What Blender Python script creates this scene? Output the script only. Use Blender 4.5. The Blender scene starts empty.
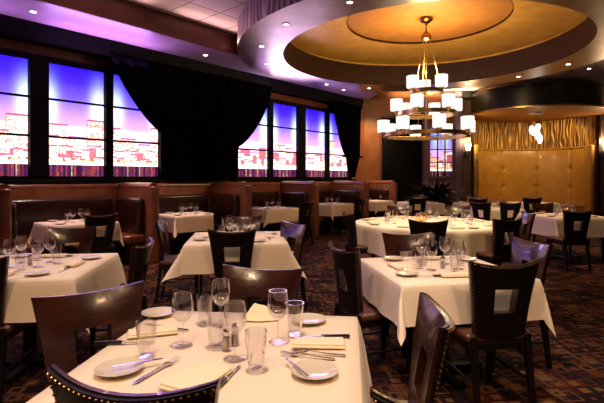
import bpy, bmesh, math, random
from mathutils import Vector, Matrix
random.seed(7)
SC = bpy.context.scene
COL = SC.collection
PI = math.pi
rad = math.radians

# ------------------------------------------------------------------ materials
MATS = {}
def pmat(name, col, rough=.5, metal=0., noise=None, bump=0., bscale=60., spec=.5, coat=0., sheen=0.):
    m = bpy.data.materials.new(name); m.use_nodes = True
    nt = m.node_tree; b = nt.nodes['Principled BSDF']
    b.inputs['Base Color'].default_value = (*col, 1)
    b.inputs['Roughness'].default_value = rough
    b.inputs['Metallic'].default_value = metal
    b.inputs['Specular IOR Level'].default_value = spec
    b.inputs['Coat Weight'].default_value = coat
    b.inputs['Sheen Weight'].default_value = sheen
    tc = nt.nodes.new('ShaderNodeTexCoord')
    if noise:
        col2, sc = noise
        n = nt.nodes.new('ShaderNodeTexNoise'); n.inputs['Scale'].default_value = sc; n.inputs['Detail'].default_value = 5
        nt.links.new(tc.outputs['Object'], n.inputs['Vector'])
        r = nt.nodes.new('ShaderNodeValToRGB')
        r.color_ramp.elements[0].position = .35; r.color_ramp.elements[1].position = .65
        r.color_ramp.elements[0].color = (*col, 1); r.color_ramp.elements[1].color = (*col2, 1)
        nt.links.new(n.outputs['Fac'], r.inputs[0]); nt.links.new(r.outputs[0], b.inputs['Base Color'])
    if bump:
        n2 = nt.nodes.new('ShaderNodeTexNoise'); n2.inputs['Scale'].default_value = bscale; n2.inputs['Detail'].default_value = 4
        nt.links.new(tc.outputs['Object'], n2.inputs['Vector'])
        bp = nt.nodes.new('ShaderNodeBump'); bp.inputs['Strength'].default_value = bump; bp.inputs['Distance'].default_value = .01
        nt.links.new(n2.outputs['Fac'], bp.inputs['Height']); nt.links.new(bp.outputs[0], b.inputs['Normal'])
    MATS[name] = m
    return m

class NT:
    def __init__(s, m):
        m.use_nodes = True; s.t = m.node_tree
    def n(s, ty, **kw):
        x = s.t.nodes.new(ty)
        for k, v in kw.items(): setattr(x, k, v)
        return x
    def put(s, sock, v):
        if isinstance(v, bpy.types.NodeSocket): s.t.links.new(v, sock)
        elif isinstance(v, tuple): sock.default_value = (*v, 1) if len(v) == 3 and sock.type == 'RGBA' else v
        else: sock.default_value = v
    def m(s, op, a, b=0., c=0.):
        x = s.n('ShaderNodeMath', operation=op)
        s.put(x.inputs[0], a); s.put(x.inputs[1], b); s.put(x.inputs[2], c)
        return x.outputs[0]
    def mix(s, f, a, b):
        x = s.n('ShaderNodeMix', data_type='RGBA'); s.put(x.inputs[0], f); s.put(x.inputs[6], a); s.put(x.inputs[7], b)
        return x.outputs[2]
    def wn(s, x=0., y=0., z=0.):
        c = s.n('ShaderNodeCombineXYZ'); s.put(c.inputs[0], x); s.put(c.inputs[1], y); s.put(c.inputs[2], z)
        w = s.n('ShaderNodeTexWhiteNoise', noise_dimensions='3D'); s.t.links.new(c.outputs[0], w.inputs['Vector'])
        return w.outputs['Value']
    def xyz(s, which='Object'):
        tc = s.n('ShaderNodeTexCoord'); x = s.n('ShaderNodeSeparateXYZ'); s.t.links.new(tc.outputs[which], x.inputs[0])
        return x.outputs[0], x.outputs[1], x.outputs[2]

wood_black = pmat('black_wood', (.004, .0025, .0025), .4)
leather_front = pmat('oxblood_leather', (.036, .009, .004), .24, noise=((.018, .005, .003), 9), bump=.15, bscale=30, spec=.7, coat=.25)
leather_rear = pmat('black_leather', (.0035, .0022, .003), .42, bump=.1, bscale=60, spec=.4)
seat_leather = pmat('brown_seat_leather', (.07, .022, .012), .38, bump=.1, bscale=50)
nail = pmat('antique_brass_nail', (.55, .30, .10), .25, 1.)
cloth_m = pmat('cream_cotton', (.82, .69, .54), .92, bump=.12, bscale=14, spec=.15, sheen=.1)
napkin_m = pmat('pale_yellow_napkin', (.84, .72, .52), .9, bump=.1, bscale=40, spec=.15)
china = pmat('cream_china', (.62, .56, .44), .16, coat=.3)
steel = pmat('polished_steel', (.75, .72, .72), .14, 1.)
knife_black = pmat('black_handle', (.008, .007, .008), .28)
pepper = pmat('pepper', (.04, .025, .02), .8, noise=((.12, .09, .07), 300))
salt = pmat('salt', (.62, .55, .38), .9)
brass = pmat('aged_brass', (.72, .46, .17), .32, 1., noise=((.62, .36, .12), 12))
bronze = pmat('bronze', (.30, .13, .05), .3, 1.)
booth_roll = pmat('booth_brown_leather', (.22, .072, .032), .27, noise=((.15, .046, .022), 5), bump=.12, bscale=25, coat=.15)
booth_dark = pmat('booth_burgundy_leather', (.028, .006, .005), .26, noise=((.016, .004, .004), 6), bump=.15, bscale=20, coat=.15)
frame_black = pmat('black_frame_paint', (.003, .002, .003), .6, spec=.08)
curtain_m = pmat('black_velvet', (.0022, .0018, .0024), 1., spec=.0)
wood_wall = pmat('amber_wood_panel', (.24, .085, .022), .42, noise=((.17, .055, .015), 3), bump=.03, bscale=10)
wood_red = pmat('red_brown_wood', (.14, .036, .014), .4, noise=((.10, .024, .010), 3))
soffit_m = pmat('satin_mauve_paint', (.42, .29, .34), .38, noise=((.38, .26, .32), 4), spec=.6)
gold_dome = pmat('gold_leaf_dome', (.62, .33, .06), .5, metal=.15, noise=((.50, .25, .04), 3.5), bump=.06, bscale=5)
gold_disc = pmat('burnt_gold_plaster', (.46, .19, .03), .55, noise=((.38, .15, .025), 4), metal=.1)
fascia_in = pmat('dark_cherry_band', (.030, .008, .003), .55, noise=((.02, .006, .002), 6), spec=.2)
gold_leather = pmat('gold_leather', (.50, .26, .045), .34, noise=((.42, .21, .035), 4), bump=.1, bscale=20, coat=.1)
drum_m = pmat('dark_bronze_drum', (.012, .011, .006), .33, metal=.3, noise=((.02, .018, .008), 4))
dark_panel = pmat('black_lacquer', (.003, .003, .003), .25, spec=.2)
plum_column = pmat('plum_painted_column', (.13, .085, .14), .5)
leaf_m = pmat('dark_leaf', (.004, .008, .005), .5)
pot_m = pmat('black_pot', (.008, .007, .007), .5)
plaster_dark = pmat('dark_plaster', (.06, .03, .02), .7)
amber_glass = pmat('amber_glass', (.75, .30, .06), .1, coat=.4)
trim_w = pmat('light_trim_white', (.55, .42, .34), .4)

def glass_mat(name, tint=(1, 1, 1), lo=.05, hi=.95):
    m = bpy.data.materials.new(name); t = NT(m); nt = m.node_tree
    nt.nodes.remove(nt.nodes['Principled BSDF'])
    tr = t.n('ShaderNodeBsdfTransparent'); tr.inputs[0].default_value = (*tint, 1)
    gl = t.n('ShaderNodeBsdfGlossy'); gl.inputs['Roughness'].default_value = .03; gl.inputs['Color'].default_value = (1, .96, .94, 1)
    lw = t.n('ShaderNodeLayerWeight'); lw.inputs['Blend'].default_value = .5; pw = t.m('POWER', lw.outputs['Facing'], 1.9)
    mr = t.n('ShaderNodeMapRange'); t.put(mr.inputs[0], pw); mr.inputs[3].default_value = lo; mr.inputs[4].default_value = hi
    mx = t.n('ShaderNodeMixShader'); t.put(mx.inputs[0], mr.outputs[0]); t.put(mx.inputs[1], tr.outputs[0]); t.put(mx.inputs[2], gl.outputs[0])
    nt.links.new(mx.outputs[0], nt.nodes['Material Output'].inputs[0])
    return m
glass = glass_mat('clear_glass', (.96, .96, .97))
window_glass = glass_mat('window_glass', (1, 1, 1), .01, .1)

def emat(name, col, s):
    m = bpy.data.materials.new(name); t = NT(m); nt = m.node_tree
    nt.nodes.remove(nt.nodes['Principled BSDF'])
    e = t.n('ShaderNodeEmission'); e.inputs[0].default_value = (*col, 1); e.inputs[1].default_value = s
    nt.links.new(e.outputs[0], nt.nodes['Material Output'].inputs[0]); return m
lens_m = emat('warm_lamp_lens', (1, .82, .6), 9)
shade_m = emat('frosted_shade_glow', (1, .93, .82), .62)
sconce_m = emat('sconce_shade_glow', (1, .78, .48), 4)
pendant_m = emat('pendant_crystal_glow', (1, .92, .78), 1.6)
flame_m = emat('candle_glow', (1, .62, .25), 2)

def carpet():
    m = bpy.data.materials.new('patterned_carpet'); t = NT(m); b = m.node_tree.nodes['Principled BSDF']
    x, y, z = t.xyz()
    def layer(cell, rot, seed, jx, lo, hi):
        c, s = math.cos(rot), math.sin(rot)
        u = t.m('ADD', t.m('MULTIPLY', x, c / cell), t.m('MULTIPLY', y, s / cell))
        v = t.m('ADD', t.m('MULTIPLY', x, -s / cell), t.m('MULTIPLY', y, c / cell))
        iv = t.m('FLOOR', v); u = t.m('ADD', u, t.m('MULTIPLY', t.wn(iv, seed), jx))
        iu = t.m('FLOOR', u)
        fu = t.m('ABSOLUTE', t.m('SUBTRACT', t.m('FRACT', u), .5)); fv = t.m('ABSOLUTE', t.m('SUBTRACT', t.m('FRACT', v), .5))
        d = t.m('MAXIMUM', fu, fv)
        return iu, iv, d
    rot = rad(8)
    iu, iv, d = layer(.105, rot, 3.3, 1., 0, 1)
    r1 = t.wn(iu, iv, 1.5)
    cr = t.n('ShaderNodeValToRGB'); cr.color_ramp.interpolation = 'CONSTANT'
    el = cr.color_ramp.elements
    cols = [(0, (.012, .005, .006)), (.28, (.085, .024, .012)), (.46, (.02, .008, .008)), (.6, (.13, .052, .016)), (.74, (.05, .012, .012)), (.86, (.02, .012, .02)), (.93, (.12, .06, .03))]
    el[0].color = (*cols[0][1], 1); el[1].position = cols[1][0]; el[1].color = (*cols[1][1], 1)
    for p, c in cols[2:]:
        e = el.new(p); e.color = (*c, 1)
    t.put(cr.inputs[0], r1)
    cr2 = t.n('ShaderNodeValToRGB'); cr2.color_ramp.interpolation = 'CONSTANT'
    el = cr2.color_ramp.elements
    el[0].color = (.02, .008, .008, 1); el[1].position = .4; el[1].color = (.15, .07, .028, 1)
    e = el.new(.6); e.color = (.10, .025, .014, 1); e = el.new(.8); e.color = (.01, .005, .008, 1)
    t.put(cr2.inputs[0], t.wn(iu, iv, 8.5))
    inner = t.m('LESS_THAN', d, t.m('ADD', .14, t.m('MULTIPLY', t.wn(iu, iv, 5.), .2)))
    c1 = t.mix(inner, cr.outputs[0], cr2.outputs[0])
    ju, jv, e2 = layer(.21, rot, 9.1, 1., 0, 1)
    ring = t.m('MULTIPLY', t.m('LESS_THAN', e2, .34), t.m('GREATER_THAN', e2, .27))
    ring = t.m('MULTIPLY', ring, t.m('GREATER_THAN', t.wn(ju, jv, 2.), .5))
    c2 = t.mix(ring, c1, (.11, .05, .025))
    edge = t.m('GREATER_THAN', d, .46)
    c3 = t.mix(t.m('MULTIPLY', edge, .8), c2, (.008, .004, .005))
    t.put(b.inputs['Base Color'], c3); b.inputs['Roughness'].default_value = .95; b.inputs['Specular IOR Level'].default_value = .1
    return m
carpet_m = carpet()

def tiles():
    m = bpy.data.materials.new('ceiling_tiles'); t = NT(m); b = m.node_tree.nodes['Principled BSDF']
    x, y, z = t.xyz()
    c, s = .656, .755
    u = t.m('ADD', t.m('MULTIPLY', x, c / .61), t.m('MULTIPLY', y, s / .61)); v = t.m('ADD', t.m('MULTIPLY', x, -s / .61), t.m('MULTIPLY', y, c / .61))
    fu = t.m('ABSOLUTE', t.m('SUBTRACT', t.m('FRACT', u), .5)); fv = t.m('ABSOLUTE', t.m('SUBTRACT', t.m('FRACT', v), .5))
    g = t.m('GREATER_THAN', t.m('MAXIMUM', fu, fv), .475)
    t.put(b.inputs['Base Color'], t.mix(g, (.50, .38, .36), (.2, .13, .13))); b.inputs['Roughness'].default_value = .7
    return m
tile_m = tiles()

def ring_leaf():
    m = bpy.data.materials.new('silver_leaf'); t = NT(m); b = m.node_tree.nodes['Principled BSDF']
    tc = t.n('ShaderNodeTexCoord')
    n = t.n('ShaderNodeTexNoise'); n.inputs['Scale'].default_value = 1.6; n.inputs['Detail'].default_value = 7; n.inputs['Roughness'].default_value = .65
    m.node_tree.links.new(tc.outputs['Object'], n.inputs['Vector'])
    r = t.n('ShaderNodeValToRGB'); r.color_ramp.elements[0].position = .3; r.color_ramp.elements[1].position = .7
    r.color_ramp.elements[0].color = (.34, .25, .17, 1); r.color_ramp.elements[1].color = (.56, .46, .36, 1)
    t.put(r.inputs[0], n.outputs['Fac']); t.put(b.inputs['Base Color'], r.outputs[0])
    b.inputs['Metallic'].default_value = .96; b.inputs['Roughness'].default_value = .33
    return m
leaf_ring_m = ring_leaf()

def wave_wall(name, c1, c2, sx, axis_uv=True, strength=.9):
    m = bpy.data.materials.new(name); t = NT(m); nt = m.node_tree; b = nt.nodes['Principled BSDF']
    tc = t.n('ShaderNodeTexCoord'); mp = t.n('ShaderNodeMapping')
    nt.links.new(tc.outputs['UV' if axis_uv else 'Object'], mp.inputs[0]); mp.inputs['Scale'].default_value = (sx, sx * .22, 1)
    n = t.n('ShaderNodeTexNoise'); n.inputs['Scale'].default_value = .5; n.inputs['Detail'].default_value = 1.
    nt.links.new(mp.outputs[0], n.inputs['Vector'])
    sp = t.n('ShaderNodeSeparateXYZ'); nt.links.new(mp.outputs[0], sp.inputs[0])
    k = t.m('MULTIPLY', t.m('ADD', t.m('SINE', t.m('ADD', t.m('MULTIPLY', sp.outputs[0], 5.), t.m('MULTIPLY', n.outputs['Fac'], 16.))), 1.), .5)
    t.put(b.inputs['Base Color'], t.mix(k, c1, c2)); b.inputs['Roughness'].default_value = .4; b.inputs['Metallic'].default_value = .3
    bp = t.n('ShaderNodeBump'); bp.inputs['Strength'].default_value = strength; bp.inputs['Distance'].default_value = .03
    t.put(bp.inputs['Height'], k); t.put(b.inputs['Normal'], bp.outputs[0])
    return m
wave_gold = wave_wall('carved_gold_waves', (.14, .06, .012), (.62, .34, .07), 11)
wave_plum = wave_wall('carved_plum_band', (.11, .06, .09), (.26, .17, .2), 9)
scroll_m = wave_wall('scrollwork_screen', (.012, .007, .006), (.22, .12, .06), 34, strength=.5)

def city(name, seed, strength):
    m = bpy.data.materials.new(name); t = NT(m); nt = m.node_tree
    nt.nodes.remove(nt.nodes['Principled BSDF'])
    x, y, z = t.xyz()      # x along the mural from a heavy post, z height above the floor
    sky = t.n('ShaderNodeValToRGB'); el = sky.color_ramp.elements
    t.put(sky.inputs[0], t.m('DIVIDE', t.m('SUBTRACT', z, 1.9), 1.4))
    el[0].position = 0; el[0].color = (1., .42, .62, 1); el[1].position = 1; el[1].color = (.02, .004, .5, 1)
    for p, c in ((.16, (.80, .36, .85)), (.38, (.42, .22, .95)), (.62, (.12, .06, 1.)), (.82, (.04, .012, .85))):
        e = el.new(p); e.color = (*c, 1)
    xs = t.m('SUBTRACT', t.m('FRACT', t.m('ADD', t.m('DIVIDE', x, 1.16), .5)), .5)
    gx = t.m('POWER', 2.718, t.m('MULTIPLY', t.m('POWER', t.m('MULTIPLY', t.m('SUBTRACT', t.m('ABSOLUTE', xs), .13), 1.16 / .14), 2.), -1.))
    zz = t.m('DIVIDE', t.m('SUBTRACT', z, 2.62), .33)
    gz = t.m('POWER', 2.718, t.m('MULTIPLY', t.m('MULTIPLY', zz, zz), -1.))
    skyc = t.mix(t.m('MULTIPLY', t.m('MULTIPLY', gx, gz), .9), sky.outputs[0], (.75, .95, 1.))
    col = skyc
    # rows of towers, back to front
    for i, (w, h0, h1, pw) in enumerate(((.31, 1.96, .58, 2.2), (.24, 1.84, .36, 1.5), (.13, 1.76, .2, 1.))):
        ix = t.m('FLOOR', t.m('DIVIDE', t.m('ADD', x, seed + i * .37), w))
        fx = t.m('FRACT', t.m('DIVIDE', t.m('ADD', x, seed + i * .37), w))
        r = t.wn(ix, seed, i + .5)
        h = t.m('ADD', h0, t.m('MULTIPLY', t.m('POWER', r, pw), h1))
        msk = t.m('LESS_THAN', z, h)
        body = t.mix(t.wn(ix, seed + 2, i), (1., .50, .36), (1., .92, .80))
        body = t.mix(t.m('GREATER_THAN', t.wn(ix, seed + 7, i), .74), body, (.42, .10, .12))
        cw, ch = .0165, .019
        a, bb = t.m('FLOOR', t.m('DIVIDE', x, cw)), t.m('FLOOR', t.m('DIVIDE', z, ch))
        dk = t.m('GREATER_THAN', t.m('ADD', t.m('MULTIPLY', t.wn(a, bb, i + seed), .7), t.m('MULTIPLY', t.wn(t.m('FLOOR', t.m('DIVIDE', x, .12)), t.m('FLOOR', t.m('DIVIDE', z, .05)), i + seed), .5)), .72)
        body = t.mix(t.m('MULTIPLY', dk, .8), body, (.42, .05, .07))
        top = t.m('GREATER_THAN', z, t.m('SUBTRACT', h, .03))
        body = t.mix(top, body, (.35, .06, .12))
        side = t.m('LESS_THAN', fx, .07)
        body = t.mix(t.m('MULTIPLY', side, .7), body, (.5, .10, .12))
        col = t.mix(msk, col, body)
    lights = t.mix(t.m('GREATER_THAN', t.wn(t.m('FLOOR', t.m('DIVIDE', x, .035)), t.m('FLOOR', t.m('DIVIDE', z, .02)), 3. + seed), .62), (1., .85, .55), (.55, .08, .05))
    col = t.mix(t.m('LESS_THAN', z, 1.74), col, lights)
    col = t.mix(t.m('LESS_THAN', z, 1.68), col, (1., .85, .72))
    st = t.wn(t.m('FLOOR', t.m('DIVIDE', x, .022)), seed, 9.)
    st2 = t.wn(t.m('FLOOR', t.m('DIVIDE', x, .05)), t.m('FLOOR', t.m('DIVIDE', z, .05)), 4.)
    wat = t.mix(t.m('POWER', st, 2.5), (.05, .006, .03), (.9, .14, .08))
    wat = t.mix(t.m('MULTIPLY', t.m('GREATER_THAN', st, .93), 1.), wat, (1., .7, .4))
    wat = t.mix(t.m('MULTIPLY', st2, .75), wat, (.06, .02, .16))
    col = t.mix(t.m('LESS_THAN', z, 1.625), col, wat)
    e = t.n('ShaderNodeEmission'); t.put(e.inputs[0], col)
    lit = t.m('ADD', 1., t.m('MULTIPLY', t.m('LESS_THAN', z, 2.3), .45))
    t.put(e.inputs[1], t.m('MULTIPLY', t.m('SUBTRACT', lit, t.m('MULTIPLY', t.m('LESS_THAN', z, 1.625), 1.)), strength))
    nt.links.new(e.outputs[0], nt.nodes['Material Output'].inputs[0])
    return m

# ------------------------------------------------------------------ mesh helpers
def link(o): COL.objects.link(o); return o
def obj(name, me, mat, parent=None, smooth=False, loc=None):
    if isinstance(me, bmesh.types.BMesh):
        bm = me; me = bpy.data.meshes.new(name)
        bmesh.ops.recalc_face_normals(bm, faces=bm.faces)
        bm.to_mesh(me); bm.free()
    me.materials.clear(); me.materials.append(mat)
    if smooth:
        for p in me.polygons: p.use_smooth = True
        if smooth != 'all': me.set_sharp_from_angle(angle=rad(40))
    o = bpy.data.objects.new(name, me); link(o)
    if parent: o.parent = parent
    if loc: o.location = loc
    return o
def empty(name, loc=(0, 0, 0), rz=0.):
    o = bpy.data.objects.new(name, None); link(o); o.location = loc; o.rotation_euler = (0, 0, rz); o.empty_display_size = .1; return o
def tag(o, label=None, cat=None, group=None, kind=None):
    if label: o['label'] = label
    if cat: o['category'] = cat
    if group: o['group'] = group
    if kind: o['kind'] = kind
    return o
def kids(o, acc=[]): return [c for c in KID.get(o.name, [])]
def dup(root, loc, rz):
    def cp(o, par):
        c = o.copy(); link(c)
        if par: c.parent = par; c.matrix_parent_inverse = o.matrix_parent_inverse
        for ch in list(o.children): cp(ch, c)
        return c
    c = cp(root, None); c.location = loc; c.rotation_euler = (0, 0, rz); return c

def B(): return bmesh.new()
def box(bm, x0, y0, z0, x1, y1, z1, bev=0., seg=2, M=None):
    g = bmesh.ops.create_cube(bm, size=1)
    vs = g['verts']
    for v in vs: v.co = Vector(((x0 + x1) / 2 + v.co.x * (x1 - x0), (y0 + y1) / 2 + v.co.y * (y1 - y0), (z0 + z1) / 2 + v.co.z * (z1 - z0)))
    if bev:
        es = list({e for v in vs for e in v.link_edges})
        r = bmesh.ops.bevel(bm, geom=es, offset=bev, segments=seg, affect='EDGES', profile=.5)
        vs = list({v for f in r['faces'] for v in f.verts} | {v for v in vs if v.is_valid})
    if M: bmesh.ops.transform(bm, matrix=M, verts=[v for v in vs if v.is_valid])
    return bm
def hexa(bm, bot, top):     # bot/top: 4 points each
    vs = [bm.verts.new(p) for p in list(bot) + list(top)]
    for f in ((0, 3, 2, 1), (4, 5, 6, 7), (0, 1, 5, 4), (1, 2, 6, 5), (2, 3, 7, 6), (3, 0, 4, 7)): bm.faces.new([vs[i] for i in f])
    return bm
def lathe(bm, prof, seg=24, c=(0, 0), amp=0., lobes=8):
    rings = []
    for r, z in prof:
        if r < 1e-5: rings.append([bm.verts.new((c[0], c[1], z))])
        else:
            rings.append([bm.verts.new((c[0] + r * (1 + amp * math.cos(lobes * 2 * PI * k / seg)) * math.cos(2 * PI * k / seg), c[1] + r * (1 + amp * math.cos(lobes * 2 * PI * k / seg)) * math.sin(2 * PI * k / seg), z)) for k in range(seg)])
    for a, b in zip(rings, rings[1:]):
        for k in range(seg):
            k2 = (k + 1) % seg
            if len(a) == 1 and len(b) == 1: continue
            if len(a) == 1: bm.faces.new((a[0], b[k], b[k2]))
            elif len(b) == 1: bm.faces.new((a[k2], a[k], b[0]))
            else: bm.faces.new((a[k], b[k], b[k2], a[k2]))
    return bm
def tube(bm, pts, r, seg=8):
    pts = [Vector(p) for p in pts]; prev = None; up = Vector((0, 0, 1))
    for i, p in enumerate(pts):
        d = (pts[min(i + 1, len(pts) - 1)] - pts[max(i - 1, 0)]).normalized()
        s = d.cross(up)
        if s.length < .01: s = Vector((1, 0, 0))
        s.normalize(); n = s.cross(d)
        rr = r[i] if isinstance(r, (list, tuple)) else r
        ring = [bm.verts.new(p + (s * math.cos(2 * PI * k / seg) + n * math.sin(2 * PI * k / seg)) * rr) for k in range(seg)]
        if prev:
            for k in range(seg): bm.faces.new((prev[k], prev[(k + 1) % seg], ring[(k + 1) % seg], ring[k]))
        else: bm.faces.new(ring)
        prev = ring
    bm.faces.new(prev[::-1])
    return bm
def sheet(bm, P, nu, nv, uv=None):
    """grid surface P(i/nu, j/nv) with optional uv"""
    L = bm.loops.layers.uv.verify() if uv else None
    g = [[bm.verts.new(P(i / nu, j / nv)) for j in range(nv + 1)] for i in range(nu + 1)]
    for i in range(nu):
        for j in range(nv):
            f = bm.faces.new((g[i][j], g[i + 1][j], g[i + 1][j + 1], g[i][j + 1]))
            if uv:
                for l, (a, b) in zip(f.loops, ((i, j), (i + 1, j), (i + 1, j + 1), (i, j + 1))): l[L].uv = uv(a / nu, b / nv)
    return bm
def slab(us, vs, P, thick, skip=lambda i, j: False):
    """solid curved slab: P(u,v)->point, offset along +y by thick; skip cuts holes"""
    bm = B(); nu, nv = len(us) - 1, len(vs) - 1
    F = [[None] * (nv + 1) for _ in range(nu + 1)]; R = [[None] * (nv + 1) for _ in range(nu + 1)]
    for i, u in enumerate(us):
        for j, v in enumerate(vs):
            p = Vector(P(u, v)); F[i][j] = bm.verts.new(p + Vector((0, thick(u, v) if callable(thick) else thick, 0))); R[i][j] = bm.verts.new(p)
    ok = lambda i, j: 0 <= i < nu and 0 <= j < nv and not skip(i, j)
    for i in range(nu):
        for j in range(nv):
            if not ok(i, j): continue
            bm.faces.new((F[i][j], F[i][j + 1], F[i + 1][j + 1], F[i + 1][j])); bm.faces.new((R[i][j], R[i + 1][j], R[i + 1][j + 1], R[i][j + 1]))
            for (di, dj, a, b) in ((-1, 0, (i, j), (i, j + 1)), (1, 0, (i + 1, j + 1), (i + 1, j)), (0, -1, (i + 1, j), (i, j)), (0, 1, (i, j + 1), (i + 1, j + 1))):
                if not ok(i + di, j + dj):
                    bm.faces.new((F[a[0]][a[1]], R[a[0]][a[1]], R[b[0]][b[1]], F[b[0]][b[1]]))
    for v in [v for v in bm.verts if not v.link_faces]: bm.verts.remove(v)
    return bm

# ------------------------------------------------------------------ room geometry
W0 = Vector((-4.37, 7.25, 0)); U = Vector((.656, .755, 0)); N = Vector((.755, -.656, 0))
ZC, ZS, ZR = 4.22, 3.85, 3.80
YB, YF, XR = 14.6, -3.5, 12.
S1 = (YB - W0.y) / U.y; S0 = (YF - W0.y) / U.y
WANG = math.atan2(U.y, U.x)
def wp(s, t=0., z=0.): p = W0 + U * s + N * t; return (p.x, p.y, z)
CX, CY = 2.44, 8.84

def struct(name, bm, mat, smooth=False, parent=None):
    o = obj(name, bm, mat, parent, smooth)
    if not parent: o['kind'] = 'structure'
    return o
# floor
bm = B(); a, b_ = wp(S0 - 1.4, -.2), wp(S1 + .6, -.2)
def prism(bm, pts, z0, z1):
    lo = [bm.verts.new((p[0], p[1], z0)) for p in pts]; hi = [bm.verts.new((p[0], p[1], z1)) for p in pts]
    bm.faces.new(lo[::-1]); bm.faces.new(hi)
    for i in range(len(pts)):
        j = (i + 1) % len(pts); bm.faces.new((lo[i], lo[j], hi[j], hi[i]))
    return bm
prism(bm, [a, (XR + .2, YF - .2), (XR + .2, YB + 2.3), b_], -.12, 0); struct('floor', bm, carpet_m)
# window wall, a thick wall along U
bm = B(); hexa(bm, [wp(S0, -.2, 0), wp(S1 + .3, -.2, 0), wp(S1 + .02, 0, 0), wp(S0, 0, 0)], [wp(S0, -.2, ZC), wp(S1 + .3, -.2, ZC), wp(S1 + .02, 0, ZC), wp(S0, 0, ZC)])
struct('wall_left', bm, wood_red)
bm = B(); box(bm, XR, YF - .2, 0, XR + .2, YB + .2, ZC); struct('wall_right', bm, plaster_dark)
bm = B(); box(bm, a[0], YF - .2, 0, XR, YF, ZC); struct('wall_front', bm, plaster_dark)
# back wall with the alcove opening
AX, AR = 7.5, 2.0
bm = B(); box(bm, 1.9, YB, 0, AX - AR - .02, YB + .2, ZC); box(bm, AX + AR + .02, YB, 0, XR, YB + .2, ZC)
struct('wall_back', bm, wood_wall)
# amber wood cladding at the far end of the window wall
bm = B(); hexa(bm, [wp(9.0, .0, 0), wp(S1 - .0, 0, 0), wp(S1 - .035, .03, 0), wp(9.0, .03, 0)], [wp(9.0, .0, 3.83), wp(S1, 0, 3.83), wp(S1 - .035, .03, 3.83), wp(9.0, .03, 3.83)])
struct('trim_1', bm, wood_wall)
# tiled ceiling with round hole
bm = B(); seg = 96; RH = 3.3
outer = []
pts_poly = [Vector(a), Vector((XR + .2, YF - .2, 0)), Vector((XR + .2, YB + .3, 0)), Vector((b_[0], YB + .3, 0))]
def poly_hit(ang):
    d = Vector((math.cos(ang), math.sin(ang))); best = 1e9
    for i in range(4):
        p, q = pts_poly[i], pts_poly[(i + 1) % 4]; e = Vector((q.x - p.x, q.y - p.y)); w = Vector((p.x - CX, p.y - CY))
        den = d.x * e.y - d.y * e.x
        if abs(den) < 1e-9: continue
        t = (w.x * e.y - w.y * e.x) / den; s = (w.x * d.y - w.y * d.x) / den
        if t > 0 and -1e-6 <= s <= 1 + 1e-6: best = min(best, t)
    return (CX + d.x * best, CY + d.y * best)
angs = sorted([2 * PI * k / seg for k in range(seg)] + [math.atan2(p.y - CY, p.x - CX) % (2 * PI) for p in pts_poly])
inn, out = [], []
for an in angs:
    inn.append(bm.verts.new((CX + RH * math.cos(an), CY + RH * math.sin(an), ZC))); h = poly_hit(an); out.append(bm.verts.new((h[0], h[1], ZC)))
for k in range(len(angs)):
    k2 = (k + 1) % len(angs); bm.faces.new((inn[k], inn[k2], out[k2], out[k]))
ext = bmesh.ops.extrude_face_region(bm, geom=bm.faces[:])
bmesh.ops.translate(bm, vec=(0, 0, .1), verts=[v for v in ext['geom'] if isinstance(v, bmesh.types.BMVert)])
struct('ceiling', bm, tile_m)
# window-side soffit + fascia
bm = B(); hexa(bm, [wp(S0, 0, ZS), wp(S1, 0, ZS), wp(S1 - 1.05, 1.19, ZS), wp(S0, 1.19, ZS)], [wp(S0, 0, ZS + .06), wp(S1, 0, ZS + .06), wp(S1 - 1.05, 1.19, ZS + .06), wp(S0, 1.19, ZS + .06)])
struct('ceiling_soffit', bm, soffit_m)
bm = B(); hexa(bm, [wp(S0, 1.19, ZS), wp(S1 - 1.05, 1.19, ZS), wp(S1 - 1.1, 1.24, ZS), wp(S0, 1.24, ZS)], [wp(S0, 1.19, ZC), wp(S1 - 1.05, 1.19, ZC), wp(S1 - 1.1, 1.24, ZC), wp(S0, 1.24, ZC)])
struct('trim_2', bm, wood_red)
# dark cornice at the head of the window wall
bm = B()
hexa(bm, [wp(S0, 0, 3.56), wp(9.3, 0, 3.56), wp(9.3, .22, 3.56), wp(S0, .22, 3.56)], [wp(S0, 0, ZS), wp(9.3, 0, ZS), wp(9.3, .26, ZS), wp(S0, .26, ZS)])
struct('trim_3', bm, frame_black)

# great ring in the ceiling
def revolve(name, prof, mat, uvs=None, seg=128, smooth=True, c=(CX, CY)):
    bm = B()
    P = lambda u, v: (c[0] + (prof[0][0] + (prof[1][0] - prof[0][0]) * v) * math.cos(2 * PI * u), c[1] + (prof[0][0] + (prof[1][0] - prof[0][0]) * v) * math.sin(2 * PI * u), prof[0][1] + (prof[1][1] - prof[0][1]) * v)
    sheet(bm, P, seg, 1, uv=(lambda u, v: (u * 2 * PI * prof[0][0], v * abs(prof[1][1] - prof[0][1]))))
    bmesh.ops.remove_doubles(bm, verts=bm.verts, dist=1e-4)
    return struct(name, bm, mat, smooth)
revolve('ceiling_ring_underside', [(2.81, ZR), (3.67, ZR)], leaf_ring_m)
revolve('ceiling_ring_outer_band', [(3.67, ZR), (3.67, ZC + .01)], wave_plum)
revolve('ceiling_ring_inner_band', [(2.81, ZR), (2.81, 4.30)], fascia_in)
revolve('ceiling_dome', [(2.95, 4.38), (1.55, 4.50)], gold_dome)
revolve('ceiling_dome_ledge', [(2.81, 4.30), (2.96, 4.30)], fascia_in)
revolve('ceiling_dome_back', [(2.96, 4.30), (2.96, 4.39)], gold_dome)
revolve('ceiling_dome_step', [(1.55, 4.49), (1.55, 4.55)], fascia_in)
bm = B(); lathe(bm, [(0, 4.54), (1.56, 4.54), (1.56, 4.60), (0, 4.60)], 96, (CX, CY)); struct('ceiling_disc', bm, gold_disc, True)
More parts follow.
